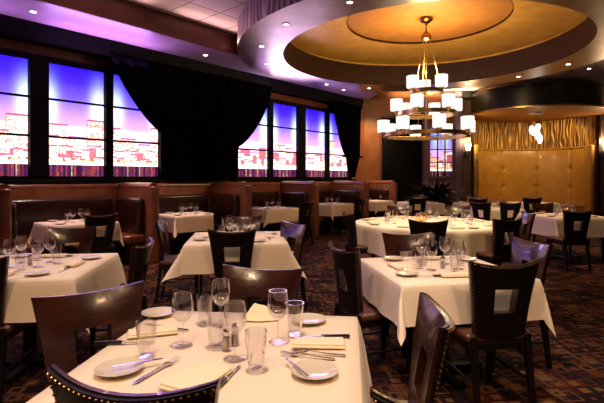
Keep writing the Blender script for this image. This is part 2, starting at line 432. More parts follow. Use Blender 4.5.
# slot diffuser set into the gold dome
bm = B()
for k in range(-3, 4):
    an = rad(203 + k * 3.0); r0 = 2.25
    box(bm, -.06, -.014, -.006, .06, .014, .006, M=Matrix.Translation((CX + r0 * math.cos(an), CY + r0 * math.sin(an), 4.425)) @ Matrix.Rotation(an + PI / 2, 4, 'Z'))
tag(obj('slot_vent', bm, trim_w), 'thin pale curved air slot in the golden ceiling dome', 'vent')

# ------------------------------------------------------------------ windows on the left wall
def pane_positions():  # heavy posts at .09 + 2.32 k ; thin post midway
    return [.09 + 2.32 * k for k in range(-3, 4)]
def window(name, s0, s1, seed, posts_h, posts_t, label):
    root = empty(name, wp(posts_h[0], 0, 0), WANG); root['kind'] = 'structure'
    o0 = posts_h[0]
    zb, zt = 1.43, 3.30
    def bx(n, x0, x1, y0, y1, z0, z1, mat):
        bm = B(); box(bm, x0, y0, z0, x1, y1, z1, .004, 1); return obj(n, bm, mat, root)
    # local +y points to the wall side (away from the room), so the room is at -y
    bm = B(); box(bm, s0 - o0, -.012, zb, s1 - o0, -.004, zt); obj('city_panorama_panel', bm, city(name + '_city_lights', seed, 1.2), root)
    bm = B(); box(bm, s0 - o0, -.055, zb, s1 - o0, -.05, zt); obj('pane', bm, window_glass, root)
    bm = B(); x0, x1 = s0 - o0, s1 - o0
    box(bm, x0 - .1, -.1, zb - .06, x1 + .1, -.0, zb); box(bm, x0 - .1, -.1, zt, x1 + .1, 0, zt + .09)
    box(bm, x0 - .1, -.1, zb, x0, 0, zt); box(bm, x1, -.1, zb, x1 + .1, 0, zt)
    obj('window_frame', bm, frame_black, root)
    for p in posts_h:
        if s0 < p < s1: bx('mullion', p - o0 - .14, p - o0 + .14, -.13, 0, zb, zt, frame_black)
    for p in posts_t:
        if s0 < p < s1: bx('mullion', p - o0 - .07, p - o0 + .07, -.11, 0, zb, zt, frame_black)
    for z in (2.08, 2.70): bx('glazing_bar', x0, x1, -.085, -.05, z - .018, z + .018, frame_black)
    bx('window_sill', x0 - .15, x1 + .15, -.24, 0, zb - .12, zb - .06, frame_black)
    return root
window('window_1', -4.4, 3.2, 11.3, [.09, -2.23, 2.41], [1.25, -1.07, -3.39], '')
window('window_2', 4.3, 8.80, 29.7, [6.54, 4.22], [5.38, 7.70], '')

# curtains: velvet half-drapes gathered at tie-backs
def drape(name, s_top0, s_top1, s_tie0, s_tie1, z_tie, label, cat='curtain', z_bot=1.34, s_bot0=None, s_bot1=None, grp=None, toff=.3):
    root = empty(name, wp(s_tie0, 0, 0), 0); inv = Matrix.Translation(root.location).inverted()
    zt = 3.62; folds = 15
    sb0 = s_tie0 if s_bot0 is None else s_bot0; sb1 = s_tie1 if s_bot1 is None else s_bot1
    def P(u, v):
        z = zt + (z_bot - zt) * v
        if z > z_tie:
            k = (zt - z) / (zt - z_tie)       # 0 at top .. 1 at tie
            f0 = k ** 2.4; f1 = k ** 1.6
            e0 = s_top0 + (s_tie0 - s_top0) * (1 - (1 - k ** 1.35) ** .72); e1 = s_top1 + (s_tie1 - s_top1) * (1 - (1 - k ** 1.35) ** .72)
        else:
            k = min(1, (z_tie - z) / .5); e0 = s_tie0 + (sb0 - s_tie0) * k; e1 = s_tie1 + (sb1 - s_tie1) * k
        s = e0 + (e1 - e0) * u
        amp = .055 * (.6 + .4 * math.sin(3 + 5 * u))
        t = toff + amp * math.sin(folds * 2 * PI * u * .5 + 1.2 * math.sin(2 * v))
        q = inv @ Vector(wp(s, t, z)); return q
    bm = B(); sheet(bm, P, 120, 60); 
    o = obj('drape', bm, curtain_m, root, 'all'); md = o.modifiers.new('s', 'SOLIDIFY'); md.thickness = .012
    bm = B(); c = [inv @ Vector(wp(s, t, z_tie + dz)) for s, t, dz in ((s_tie0 - .02, toff - .1, .02), (s_tie0 - .02, toff + .1, 0), ((s_tie0 + s_tie1) / 2, toff + .13, -.02), (s_tie1 + .02, toff + .1, .03), (s_tie1 + .02, toff - .12, .06))]
    tube(bm, c, .022, 8); obj('tieback', bm, curtain_m, root, True)
    tag(root, label, cat, grp); return root
G = 'black velvet curtains along the window wall'
drape('curtain', 1.16, 3.45, 2.34, 3.30, 2.17, 'black velvet curtain half swept back from the large left-hand window', grp=G)
drape('curtain', 5.18, 3.30, 4.02, 3.25, 2.08, 'black velvet curtain half on the left edge of the smaller middle window', grp=G, toff=.34)
drape('curtain', 7.62, 9.08, 8.30, 9.0, 2.02, 'short tied black curtain against the amber wood at the far window edge', grp=G, z_bot=1.42, s_bot0=8.42, s_bot1=8.75)

# ------------------------------------------------------------------ back wall details
bx_ = lambda n, m, *a, **k: struct(n, box(B(), *a), m)
# black lacquer panel
r = empty('wall_panel', (3.2, YB, 0)); tag(r, 'large black lacquered wall panel in amber wood, behind the chandelier', 'panel')
obj('panel', box(B(), -.62, -.04, .12, .68, -.001, 3.35, .004, 1), dark_panel, r)
bm = B(); box(bm, -.68, -.06, .04, .74, 0, .12); box(bm, -.68, -.06, 3.35, .74, 0, 3.41); box(bm, -.68, -.06, .12, -.62, 0, 3.35); box(bm, .68, -.06, .12, .74, 0, 3.35)
obj('frame', bm, wood_red, r)
# window 3 with plum columns either side
r3 = empty('window_3', (4.5, YB, 0)); r3['kind'] = 'structure'
obj('city_panorama_panel', box(B(), -.36, -.012, 1.46, .36, -.004, 3.0), city('window_3_city_lights', 5.2, .5), r3)
obj('pane', box(B(), -.36, -.05, 1.46, .36, -.045, 3.0), window_glass, r3)
bm = B(); box(bm, -.42, -.08, 1.38, .42, 0, 1.46); box(bm, -.42, -.08, 3.0, .42, 0, 3.08); box(bm, -.42, -.08, 1.46, -.36, 0, 3.0); box(bm, .36, -.08, 1.46, .42, 0, 3.0)
obj('window_frame', bm, plum_column, r3)
for x in (-.12, .12): obj('mullion', box(B(), x - .018, -.07, 1.46, x + .018, -.045, 3.0), frame_black, r3)
for z in (1.9, 2.32, 2.72): obj('glazing_bar', box(B(), -.36, -.068, z - .014, .36, -.05, z + .014), frame_black, r3)
n = 4
for x0, x1 in ((3.92, 4.07), (4.93, 5.14)):
    bm = B(); box(bm, x0, YB - .14, 0, x1, YB, ZC - .02, .01); box(bm, x0 - .02, YB - .17, 0, x1 + .02, YB, .25, .01); struct('trim_%d' % n, bm, plum_column); n += 1
# scrollwork pilasters
def pilaster(x0, x1):
    global n
    bm = B(); sheet(bm, lambda u, v: (x0 + (x1 - x0) * u, YB - .101, .3 + 3.6 * v), 2, 2, uv=lambda u, v: (u * (x1 - x0), v * 3.6))
    r = empty('trim_%d' % n, (0, 0, 0)); r['kind'] = 'structure'; n += 1
    obj('scrollwork_panel', bm, scroll_m, r)
    bm = B(); box(bm, x0 - .05, YB - .1, 0, x1 + .05, YB, ZC - .02, .01); obj('pilaster_body', bm, wood_black, r)
pilaster(5.16, 5.44); pilaster(9.62, 10.3)
# alcove: curved carved wall, lid and drum
def arc_wall(name, r, z0, z1, mat, a0=0., a1=180., seg=64, bulge=0.):
    bm = B(); sheet(bm, lambda u, v: (AX + r * math.cos(rad(a0 + (a1 - a0) * u)), YB + r * math.sin(rad(a0 + (a1 - a0) * u)), z0 + (z1 - z0) * v), seg, 2, uv=lambda u, v: (u * r * rad(a1 - a0), v * (z1 - z0)))
    return struct(name, bm, mat, 'all')
arc_wall('wall_alcove', AR, 0, 3.45, wave_gold)
revolve('ceiling_drum_neck', [(1.8, 4.09), (1.8, ZC)], gold_disc, c=(AX, YB), seg=96)
revolve('ceiling_drum_top', [(2.05, 4.10), (1.79, 4.10)], drum_m, c=(AX, YB), seg=96)
revolve('ceiling_drum_face', [(2.05, 3.44), (2.05, 4.10)], drum_m, c=(AX, YB - .0), seg=96)
bm = B(); lathe(bm, [(0, 3.45), (2.04, 3.45), (2.04, 3.5), (0, 3.5)], 96, (AX, YB)); struct('ceiling_alcove', bm, gold_disc, True)
bm = B(); lathe(bm, [(2.04, 3.42), (2.08, 3.42), (2.08, 3.47), (2.04, 3.47), (2.04, 3.42)], 96, (AX, YB)); struct('trim_%d' % n, bm, brass, True); n += 1
# ledge on top of banquette / tufted banquette
rb = empty('banquette', (AX, YB, 0)); tag(rb, 'tall gold leather banquette with button tufts curving round the back alcove', 'banquette')
tuft_a = [26, 60, 94, 130]; tuft_z = [1.09, 1.74]
def Pb(u, v):
    an = 4 + 172 * u; z = .47 + (2.42 - .47) * v
    r = 1.86
    edge = min(abs(an - t) for t in tuft_a)
    r += .035 * math.exp(-(edge / 1.1) ** 2)
    dd = min(((an - t) / 2.2) ** 2 + ((z - q) / .07) ** 2 for t in tuft_a for q in tuft_z)
    r += .055 * math.exp(-dd)
    r += .05 * (v ** 14)
    return (r * math.cos(rad(an)), r * math.sin(rad(an)), z)
bm = B(); sheet(bm, Pb, 200, 70); o = obj('backrest', bm, gold_leather, rb, 'all')
bm = B(); tube(bm, [(1.90 * math.cos(rad(a_)), 1.90 * math.sin(rad(a_)), 2.43) for a_ in range(4, 177, 4)], .035); obj('top_roll', bm, gold_leather, rb, True)
for a_ in (-1, 1):
    bm = B(); box(bm, -.07, -.12, 0, .07, .2, 2.48, .035, 3); o = obj('end_post', bm, gold_leather, rb, True, loc=(a_ * 1.86, .02, 0))
bm = B()
for t_ in tuft_a:
    for q in tuft_z: bmesh.ops.create_uvsphere(bm, u_segments=8, v_segments=6, radius=.022, matrix=Matrix.Translation((1.88 * math.cos(rad(t_)), 1.88 * math.sin(rad(t_)), q)))
obj('tuft_buttons', bm, gold_leather, rb, True)
bm = B(); k = 40
for i in range(k):
    a0, a1 = rad(6 + 168 * i / k), rad(6 + 168 * (i + 1) / k)
    q = lambda r, a, z: (r * math.cos(a), r * math.sin(a), z)
    hexa(bm, [q(1.3, a0, 0), q(1.3, a1, 0), q(1.84, a1, 0), q(1.84, a0, 0)], [q(1.28, a0, .47), q(1.28, a1, .47), q(1.84, a1, .47), q(1.84, a0, .47)])
bmesh.ops.remove_doubles(bm, verts=bm.verts, dist=1e-4); obj('seat', bm, gold_leather, rb, True)

# pendant in the alcove
rp = empty('pendant_lamp', (AX - .17, YB - .5, 0)); tag(rp, 'small glowing crystal pendant lamp hanging in the gold alcove', 'lamp')
obj('canopy', lathe(B(), [(0, 3.45), (.22, 3.45), (.20, 3.40), (0, 3.385)], 24), trim_w, rp, True)
obj('rod', tube(B(), [(0, 0, 3.40), (0, 0, 2.98)], .01), brass, rp)
for i, (x, y, z, h) in enumerate(((-.13, 0, 2.9, .28), (.02, -.05, 2.75, .34), (.14, .03, 2.62, .3), (-.02, .1, 2.86, .26), (.06, -.02, 3.0, .2))):
    obj('crystal_shade', lathe(B(), [(0, z + h / 2), (.06, z + h / 2 - .02), (.085, z), (.05, z - h / 2 + .03), (0, z - h / 2)], 8, (x, y)), pendant_m, rp)

def sconce(x, label):
    r = empty('wall_sconce', (x, YB - .11, 2.28)); tag(r, label, 'lamp', 'sconces on the scrollwork pilasters')
    obj('backplate', lathe(B(), [(0, -.09), (.07, -.09), (.09, 0), (.07, .09), (0, .09)], 16), wood_black, r, True).location = (0, -.0, -.14)
    obj('bracket', tube(B(), [(0, 0, -.12), (0, -.1, -.14), (0, -.14, -.06), (0, -.14, .01)], .015), brass, r, True)
    obj('lamp_shade', lathe(B(), [(.055, .0), (.10, .2), (.096, .2), (.05, .004)], 20, (0, -.14)), sconce_m, r, True)
sconce(5.30, 'glowing wall sconce on the scrollwork pilaster left of the alcove')
sconce(9.70, 'glowing wall sconce right of the gold alcove, by the right edge')

# ------------------------------------------------------------------ booths
BP = Vector((-3.5, 6.5, 0)); BH = 1.31
part_s = [1.40, 3.47, 5.61, 7.78, 9.60]
ords = ['leftmost', 'second', 'middle', 'fourth', 'far right']
def bpnt(s, t, z=0.): p = BP + U * s + N * t; return (p.x, p.y, z)
def lbox(x0, x1, t0, t1, z0, z1, bev=.03, seg=3):  # local frame: x along U, y away from room (= -N)
    return box(B(), x0, -t1, z0, x1, -t0, z1, bev, seg)
for k in range(5):
    sR = part_s[k]; sL = part_s[k - 1] if k else sR - 2.14
    w = sR - sL; cs = (sR + sL) / 2; root = empty('booth', bpnt(cs, 0), WANG)
    lab = ['brown leather booth at far left beneath the large window', 'brown leather booth second from left, under the black curtain', 'brown leather booth third from left, below the smaller window', 'brown leather booth fourth from left, with narrow dark back cushion', 'farthest brown leather booth, against the amber wood wall'][k]
    tag(root, lab, 'booth', 'leather booths along the window wall')
    T0, T1 = -1.0, .2; h = w / 2
    x0, x1 = -h + .085, h - .085
    if k == 4: T1 = .05
    # back: brown leather surround with dark inset cushion
    bm = lbox(-h + .0, h - .0, T0 - .05, T0 + .10, 0, BH - .05, .02); obj('back_frame', bm, booth_roll, root, True)
    bm = tube(B(), [(-h + .0, -T0 - .03, BH - .065), (h - .0, -T0 - .03, BH - .065)], .075, 16); obj('top_roll', bm, booth_roll, root, True)
    bm = lbox(x0 + .16, x1 - .10, T0 + .05, T0 + .19, .46, BH - .24, .06, 4); obj('back_cushion', bm, booth_dark, root, True)
    # right partition (shared), front end post and roll
    for side in ((1,) if k else (-1, 1)):
        xc = side * h
        bm = lbox(xc - .075, xc + .075, T0, T1, 0, BH - .05, .02); obj('side_partition', bm, booth_roll, root, True)
        bm = tube(B(), [(xc, -T0, BH - .065), (xc, -T1 + .05, BH - .065)], .08, 16); obj('side_roll', bm, booth_roll, root, True)
        bm = tube(B(), [(xc, -T1 + .01, .02), (xc, -T1 + .01, BH - .075)], .078, 16); obj('end_roll', bm, booth_roll, root, True)
    xc = h
    bm = lbox(xc - .20, xc - .06, T0 + .22, T1 - .16, .46, BH - .24, .06, 4); obj('side_cushion', bm, booth_dark, root, True)
    bm = lbox(-h + .06, -h + .20, T0 + .22, T1 - .16, .46, BH - .24, .06, 4); obj('side_cushion', bm, booth_dark, root, True)
    bm = B()
    box(bm, -h + .09, -T0 - .62, .33, h - .09, -T0 - .12, .47, .04, 3); obj('seat', bm, booth_roll, root, True)
    for sd in (-1, 1):
        e0, e1 = sorted((sd * (h - .46), sd * (h - .10)))
        obj('seat', box(B(), e0, -T1 + .12, .33, e1, -T0 - .62, .47, .04, 3), booth_roll, root, True)
        obj('seat_base', box(B(), e0 + .04, -T1 + .16, 0, e1, -T0 - .62, .33), wood_black, root)
    obj('seat_base', box(B(), -h + .09, -T0 - .58, 0, h - .09, -T0 - .12, .33), wood_black, root)

# ------------------------------------------------------------------ chairs
def make_chair():
    t = empty('dining_chair')
    def C(u, z):           # u -1..1, z height; returns x,y of the rear surface
        k = (z - .44) / (.90 - .44); w = .168 + .060 * max(0, k) ** 1.5
        x = u * w; y = -.235 + .055 * u * u * (0.5 + .5 * k) - .085 * max(0, k) ** 1.3
        zt = z + .030 * (u * u - .45) * max(0, k) ** 3
        return x, y, zt
    us = [-1, -.9, -.7, -.52, -.38, -.19, 0, .19, .38, .52, .7, .9, 1]
    zs = [.455, .50, .55, .60, .66, .71, .755, .79, .83, .87, .90]
    hole = lambda i, j: 4 <= i <= 7 and 3 <= j <= 5
    padt = lambda u, v: .014 + .032 * (1 - abs(u) ** 3) * max(0, 1 - abs((v - .675) / .225) ** 3)
    pad = slab(us, zs, lambda u, z: (C(u, z)[0], C(u, z)[1] + .014, C(u, z)[2] + .004), padt, hole)
    o = obj('backrest', pad, leather_front, t, True)
    rear = slab(us, zs, lambda u, z: C(u, z), .0135, hole)
    bp_ = obj('back_panel', rear, leather_rear, t, True)
    bm = B()
    def bead(p): bmesh.ops.create_icosphere(bm, subdivisions=1, radius=.0052, matrix=Matrix.Translation(p))
    for i in range(27):
        u = -.97 + 1.94 * i / 26; x, y, z = C(u, .895); bead((x, y - .001, z - .004))
    for sg in (-1, 1):
        for i in range(22):
            z = .47 + .41 * i / 21; x, y, zz = C(sg * .965, z); bead((x, y - .001, zz))
    obj('nailhead_trim', bm, nail, bp_, True)
    obj('seat', box(B(), -.22, -.215, .42, .22, .22, .475, .022, 3), seat_leather, t, True)
    obj('seat_frame', box(B(), -.20, -.21, .375, .20, .20, .42, .004, 1), wood_black, t)
    for sx in (-1, 1):
        q = lambda x, y, z, r: [(x - r, y - r, z), (x + r, y - r, z), (x + r, y + r, z), (x - r, y + r, z)]
        obj('leg', hexa(B(), q(sx * .175, .185, 0, .013), q(sx * .185, .18, .40, .02)), wood_black, t)
        obj('leg', hexa(B(), q(sx * .18, -.27, 0, .013), q(sx * .175, -.205, .46, .02)), wood_black, t)
        obj('stretcher', tube(B(), [(sx * .178, .183, .19), (sx * .178, -.235, .19)], .009, 6), wood_black, t)
    return t
chair0 = make_chair(); used = [0]
def chair(x, y, face, label, group=None):
    a_ = rad(face); px, py = x + .30 * math.cos(a_), y + .30 * math.sin(a_)
    if not used[0]: o = chair0; o.location = (px, py, 0); o.rotation_euler = (0, 0, a_ - PI / 2); used[0] = 1
    else: o = dup(chair0, (px, py, 0), a_ - PI / 2)
    tag(o, label, 'chair', group); return o
g1, g2, g3, g4, g5 = 'chairs around the front table', 'chairs around the table cut by the left edge', 'chairs around the middle square table', 'chairs around the right square table', 'chairs around the round table'
g6, g7 = 'single chairs facing the booths', 'chairs in the far right corner'
chair(-.43, 1.06, 79, 'nail-studded chair back at bottom left, rear side of the front table', g1)
chair(.375, .925, 80, 'gold-edged chair top just showing at the bottom edge, right of centre', g1)
chair(-.95, 2.0, -50, 'oxblood leather chair with square cut-out, left of the front table', g1)
chair(-.205, 2.50, 255, 'glossy brown leather chair facing out on far side of the front table', g1)
chair(.53, 1.66, 173, 'purple-shining leather chair seen edge-on, right of the front table', g1)
chair(-2.31, 4.56, 277, 'brown leather chair behind the white table at left edge', g2)
chair(-1.17, 3.44, 184, 'dark chair with purple glint, right of the table at left edge', g2)
chair(-2.03, 2.70, 97, 'black chair back cut off by the left edge of the picture', g2)
chair(-.655, 4.20, 96, 'black chair back with square hole, at front of middle white table', g3)
chair(-1.68, 5.2, 5, 'slim brown chair seen from the side, left of middle white table', g3)
chair(-.05, 4.92, 218, 'turned chair with purple-lit leather, right of middle white table', g3)
chair(-.75, 5.87, 277, 'brown leather chair behind the glasses of middle white table', g3)
chair(1.20, 2.60, 100, 'large black chair with square hole, nearest at right square table', g4)
chair(.25, 3.21, 21, 'nail-studded black chair on the aisle, left of right square table', g4)
chair(.93, 4.04, 275, 'brown leather chair facing out, far side of right square table', g4)
chair(1.83, 3.50, 188, 'purple and gold lit leather chair, right of right square table', g4)
chair(1.46, 5.20, 78, 'solid black chair back in front of the round table', g5)
chair(.60, 6.25, 12, 'black chair with golden inner back, left of the round table', g5)
chair(2.50, 5.38, 112, 'black chair with narrow cut-out, front right of the round table', g5)
chair(3.22, 6.30, 172, 'side-on chair with studded pale purple leather, right of round table', g5)
chair(2.80, 8.08, 246, 'chair with bright golden leather back, behind the round table', g5)
chair(1.72, 7.98, 275, 'chair with dull brown leather back, far left behind round table', g5)
chair(-2.69, 6.08, 139, 'black chair closing the leftmost booth', g6)
chair(-1.25, 7.45, 139, 'black chair closing the second booth from left', g6)
chair(.13, 9.4, 139, 'black chair closing the third booth from left', g6)
chair(1.45, 10.9, 139, 'black chair closing the fourth booth from left', g6)
chair(4.17, 6.75, 94, 'black chair with square hole before the cream table at far right', g7)
chair(4.75, 8.95, 275, 'dark chair behind the cream table at far right', g7)
chair(5.55, 7.8, 183, 'pinkish leather chair at the right edge beside the cream table', g7)
chair(4.2, 9.0, 95, 'black chair with square hole before the small table below the alcove', g7)
chair(3.58, 9.1, 35, 'black chair turned in at left of small table below the alcove', g7)
chair(5.75, 11.2, 80, 'dark chair before the table inside the gold alcove', g7)
chair(2.85, 11.1, 75, 'small brown chair before the table beside the dark plant', g7)
chair(4.25, 10.8, 85, 'black chair before the table under the left sconce', g7)

# ------------------------------------------------------------------ tables and cloths
def cloth_mesh(w, d, drop, seed, flare=.08, fold=.30, wav=.014):
    rnd = random.Random(seed); ph = [rnd.uniform(0, 6.28) for _ in range(8)]
    hx, hy = w / 2, d / 2
    def axis(h):
        core = [h * (-1 + 2 * i / 14) for i in range(15)]
        ov = [drop * k / 8 for k in range(1, 9)]
        fine = [.012, .03]
        ex = sorted(set(fine + ov)); return [-h - e for e in reversed(ex)] + core + [h + e for e in ex]
    ax, ay = axis(hx), axis(hy)
    bm = B(); V = {}
    for i, x in enumerate(ax):
        for j, y in enumerate(ay):
            du, dv = max(0, abs(x) - hx), max(0, abs(y) - hy); sx, sy = (1 if x > 0 else -1), (1 if y > 0 else -1)
            cx, cy = max(-hx, min(hx, x)), max(-hy, min(hy, y))
            r = math.hypot(du, dv)
            if r < 1e-9: V[i, j] = bm.verts.new((x, y, .001 * math.sin(9 * x + ph[0]) * math.sin(8 * y + ph[1]) + .001)); continue
            phi = math.atan2(dv, du); c, s = math.cos(phi), math.sin(phi)
            s2 = math.sin(2 * phi)
            k = r / drop
            ci = (sx > 0) * 2 + (sy > 0)
            out = .010 * (1 - math.exp(-r / .02)) + flare * r + fold * r * (s2 ** 3) * (.75 + .4 * math.sin(ph[ci]))
            wave = wav * min(1, k) * (math.sin(7 * (cx * (dv > 0) + cy * (du > 0)) + ph[4] + ci) + .5 * math.sin(15 * (cx + cy) + ph[5]))
            out += abs(wave) if s2 < .3 else 0
            z = -math.sqrt(max(0, r * r - (min(out - .01, r * .8) if out > .01 else 0) ** 2)) 
            z = -.006 * (1 - math.exp(-r / .01)) + z * .985
            # the corner fold twists to one side like a hanging pleat
            tw = .16 * s2 * s2 * min(1, k) * r * (1 if (ph[6] + ci) % 2 > 1 else -1)
            V[i, j] = bm.verts.new((cx + sx * c * out - sx * s * tw, cy + sy * s * out + sy * c * tw, z))
    for i in range(len(ax) - 1):
        for j in range(len(ay) - 1): bm.faces.new((V[i, j], V[i + 1, j], V[i + 1, j + 1], V[i, j + 1]))
    return bm
def round_cloth(r, drop):
    bm = B(); prof = [(0, .001), (r * .5, .001), (r - .01, .001), (r, -.004)] + [(r + .012 + .1 * drop * k / 8, -drop * k / 8) for k in range(1, 9)]
    seg = 120; rings = []
    for i, (rr, z) in enumerate(prof):
        if i == 0: rings.append([bm.verts.new((0, 0, z))]); continue
        ring = []
        for k in range(seg):
            an = 2 * PI * k / seg; a_ = 0 if i < 4 else (i - 3) / 8
            q = rr + a_ * .035 * (math.sin(13 * an + 1) + .6 * math.sin(21 * an))
            zz = z - (a_ * .06 * abs(math.sin(2 * an)) if i > 3 else 0)
            ring.append(bm.verts.new((q * math.cos(an), q * math.sin(an), zz)))
        rings.append(ring)
    for a, b in zip(rings, rings[1:]):
        for k in range(seg):
            k2 = (k + 1) % seg
            if len(a) == 1: bm.faces.new((a[0], b[k], b[k2]))
            else: bm.faces.new((a[k], b[k], b[k2], a[k2]))
    return bm
TZ = .75
def table(x, y, w, d, rot, drop, tl, cl, rnd=False, seed=1, flare=.08, fold=.3):
    r = empty('dining_table', (x, y, 0), rad(rot)); tag(r, tl, 'table', 'pedestal dining tables')
    if rnd: obj('tabletop', lathe(B(), [(0, TZ - .035), (w / 2 - .02, TZ - .035), (w / 2 - .01, TZ - .012), (0, TZ - .012)], 64), wood_black, r, True)
    else: obj('tabletop', box(B(), -w / 2 + .012, -d / 2 + .012, TZ - .038, w / 2 - .012, d / 2 - .012, TZ - .012, .004, 1), wood_black, r)
    obj('pedestal', lathe(B(), [(0, .04), (.05, .04), (.038, .1), (.038, .68), (.12, .71), (0, .712)], 16), wood_black, r, True)
    bm = B(); box(bm, -.32, -.035, 0, .32, .035, .04, .008, 1); box(bm, -.035, -.32, 0.001, .035, .32, .041, .008, 1); obj('base', bm, frame_black, r)
    bm = round_cloth(w / 2, drop) if rnd else cloth_mesh(w, d, drop, seed, flare, fold)
    c = obj('tablecloth', bm, cloth_m, None, 'all'); c.location = (x, y, TZ - .004); c.rotation_euler = (0, 0, rad(rot))
    tag(c, cl, 'tablecloth', 'white tablecloths'); return r
# name: x, y, w, rot
T = {}
def TT(key, x, y, w, rot, drop, phrase, rnd=False, seed=1, d=None, **kw):
    kw.setdefault('fold', .38); kw.setdefault('flare', .09)
    T[key] = (x, y, w, rot, phrase)
    table(x, y, w, d or w, rot, drop, 'black pedestal table under %s' % phrase[1], 'cream tablecloth %s' % phrase[2], rnd, seed, **kw)
TT('near', -.275, 1.69, .97, -6, .33, ('the front table', 'the frontmost cream tablecloth', 'over the frontmost table, laid with large glasses'), seed=3, flare=.14)
TT('left', -2.04, 3.36, 1.0, 7, .26, ('the table at left edge', 'the cloth cut by the left edge', 'on the square table cut by the left edge'), seed=5)
TT('mid', -.71, 4.96, 1.02, 7, .28, ('the middle square table', 'the cloth behind the black holed chair, centre left', 'with spreading corners on the middle square table'), seed=8, flare=.10, fold=.36)
TT('right', 1.0, 3.28, .93, 9, .245, ('the right square table', 'the cream cloth in front of the round table', 'on the right square table with purple-tinted left side'), seed=12)
TT('round', 1.83, 6.62, 2.1, 0, .30, ('the round table', 'the big round cloth below the chandelier', 'draped round the large circular table'), rnd=True)
bt = []
for k, s in enumerate((.24, 2.2, 4.36, 6.5, 8.62)):
    p = BP + U * s; bt.append(p)
    nm = ('leftmost booth table', 'second booth table', 'third booth table', 'fourth booth table', 'farthest booth table')[k]
    TT('b%d' % k, p.x, p.y, .88 if k < 4 else .7, math.degrees(WANG) + (0 if k < 1 else -8), .27, ('the ' + nm, 'the cloth of the ' + nm, 'on the ' + nm + (' under the large window', ' under the black curtain', ' under the smaller window', ' by the window edge', ' by the amber wall')[k]), seed=20 + k, d=.8 if k < 4 else .6)
TT('t5', 4.58, 7.85, 1.05, 6, .31, ('the far right table', 'the cream cloth at far right below the alcove', 'on the square table at far right'), seed=31)
TT('t6', 4.2, 9.75, .8, 6, .28, ('the small table below the alcove', 'the small cloth between two black chairs', 'on the small table between two black chairs'), seed=32)
TT('t7', 6.15, 12.0, .9, 4, .28, ('the alcove table', 'the cloth before the gold banquette', 'on the table just before the gold banquette'), seed=33)
TT('t8', 3.15, 12.0, .95, 4, .28, ('the table by the dark plant', 'the cloth beside the dark plant', 'on the table beside the dark plant'), seed=34)
TT('t9', 4.5, 11.75, .8, 4, .28, ('the table under the left sconce', 'the cloth below the left sconce', 'on the table below the left sconce'), seed=35)

# ------------------------------------------------------------------ tableware prototypes
def wine_prof(s=1.):
    o = [(0, 0), (.034, 0), (.035, .002), (.018, .006), (.005, .012), (.0035, .03), (.0035, .075), (.006, .084), (.022, .094), (.035, .112), (.040, .135), (.038, .16), (.0335, .192)]
    i = [(.0325, .192), (.037, .16), (.039, .135), (.034, .113), (.021, .096), (0, .088)]
    return [(r * s, z * s) for r, z in o + i]
def mk(name, bm, mat, smooth=True): o = obj(name, bm, mat, None, smooth); COL.objects.unlink(o); return o
P_wine = mk('wine_glass', lathe(B(), wine_prof(), 28), glass)
P_wine_big = mk('wine_glass', lathe(B(), wine_prof(1.06), 32), glass)
P_tumb = mk('tumbler', lathe(B(), [(0, 0), (.026, 0), (.028, .004), (.030, .05), (.038, .135), (.0365, .135), (.028, .05), (.024, .014), (0, .012)], 48, amp=.022, lobes=8), glass)
P_plate = mk('bread_plate', lathe(B(), [(0, 0), (.045, 0), (.05, .003), (.078, .014), (.079, .016), (.05, .007), (.044, .005), (0, .005)], 40), china)
def fork_mesh():
    bm = B()
    def seg(y0, y1, w0, w1, z0, z1, th=.0018):
        hexa(bm, [(-w0, y0, z0), (w0, y0, z0), (w1, y1, z1), (-w1, y1, z1)], [(-w0, y0, z0 + th), (w0, y0, z0 + th), (w1, y1, z1 + th), (-w1, y1, z1 + th)])
    seg(-.10, -.02, .0065, .004, .001, .004); seg(-.02, .03, .003, .004, .004, .010); seg(.03, .05, .004, .012, .010, .006)
    seg(.05, .06, .012, .0125, .006, .004)
    for k in (-1.5, -.5, .5, 1.5):
        c = k * .0068
        hexa(bm, [(c - .0016, .06, .004), (c + .0016, .06, .004), (c + .0012, .102, .009), (c - .0012, .102, .009)], [(c - .0016, .06, .006), (c + .0016, .06, .006), (c + .0012, .102, .0105), (c - .0012, .102, .0105)])
    return bm
P_fork = mk('fork', fork_mesh(), steel, False)
def knife_proto():
    r = empty('steak_knife'); COL.objects.unlink(r)
    bl = obj('blade', hexa(B(), [(-.006, .0, .003), (.006, .0, .003), (.006, .11, .003), (-.003, .115, .003)], [(-.006, .0, .005), (.006, .0, .005), (.006, .11, .005), (-.003, .115, .005)]), steel, r); bl.location = (0, 0, 0)
    hd = obj('handle', box(B(), -.009, -.11, .0, .009, 0, .012, .004, 2), knife_black, r, True)
    bo = obj('bolster', box(B(), -.0095, -.004, 0, .0095, .006, .0125, .002, 1), steel, r)
    for y in (-.09, -.05):
        pass
    for c in (bl, hd, bo): COL.objects.unlink(c)
    r2 = [bl, hd, bo]; return r, r2
P_knife = knife_proto()
P_bknife = mk('butter_knife', hexa(B(), [(-.004, -.08, .001), (.004, -.08, .001), (.007, .08, .001), (-.003, .085, .001)], [(-.004, -.08, .004), (.004, -.08, .004), (.007, .08, .003), (-.003, .085, .003)]), steel, False)
def spoon_mesh():
    bm = B(); hexa(bm, [(-.005, -.09, .001), (.005, -.09, .001), (.003, .04, .006), (-.003, .04, .006)], [(-.005, -.09, .003), (.005, -.09, .003), (.003, .04, .008), (-.003, .04, .008)])
    bmesh.ops.create_uvsphere(bm, u_segments=12, v_segments=8, radius=1, matrix=Matrix.Translation((0, .062, .005)) @ Matrix.Diagonal((.016, .026, .005, 1))); return bm
P_spoon = mk('spoon', spoon_mesh(), steel)
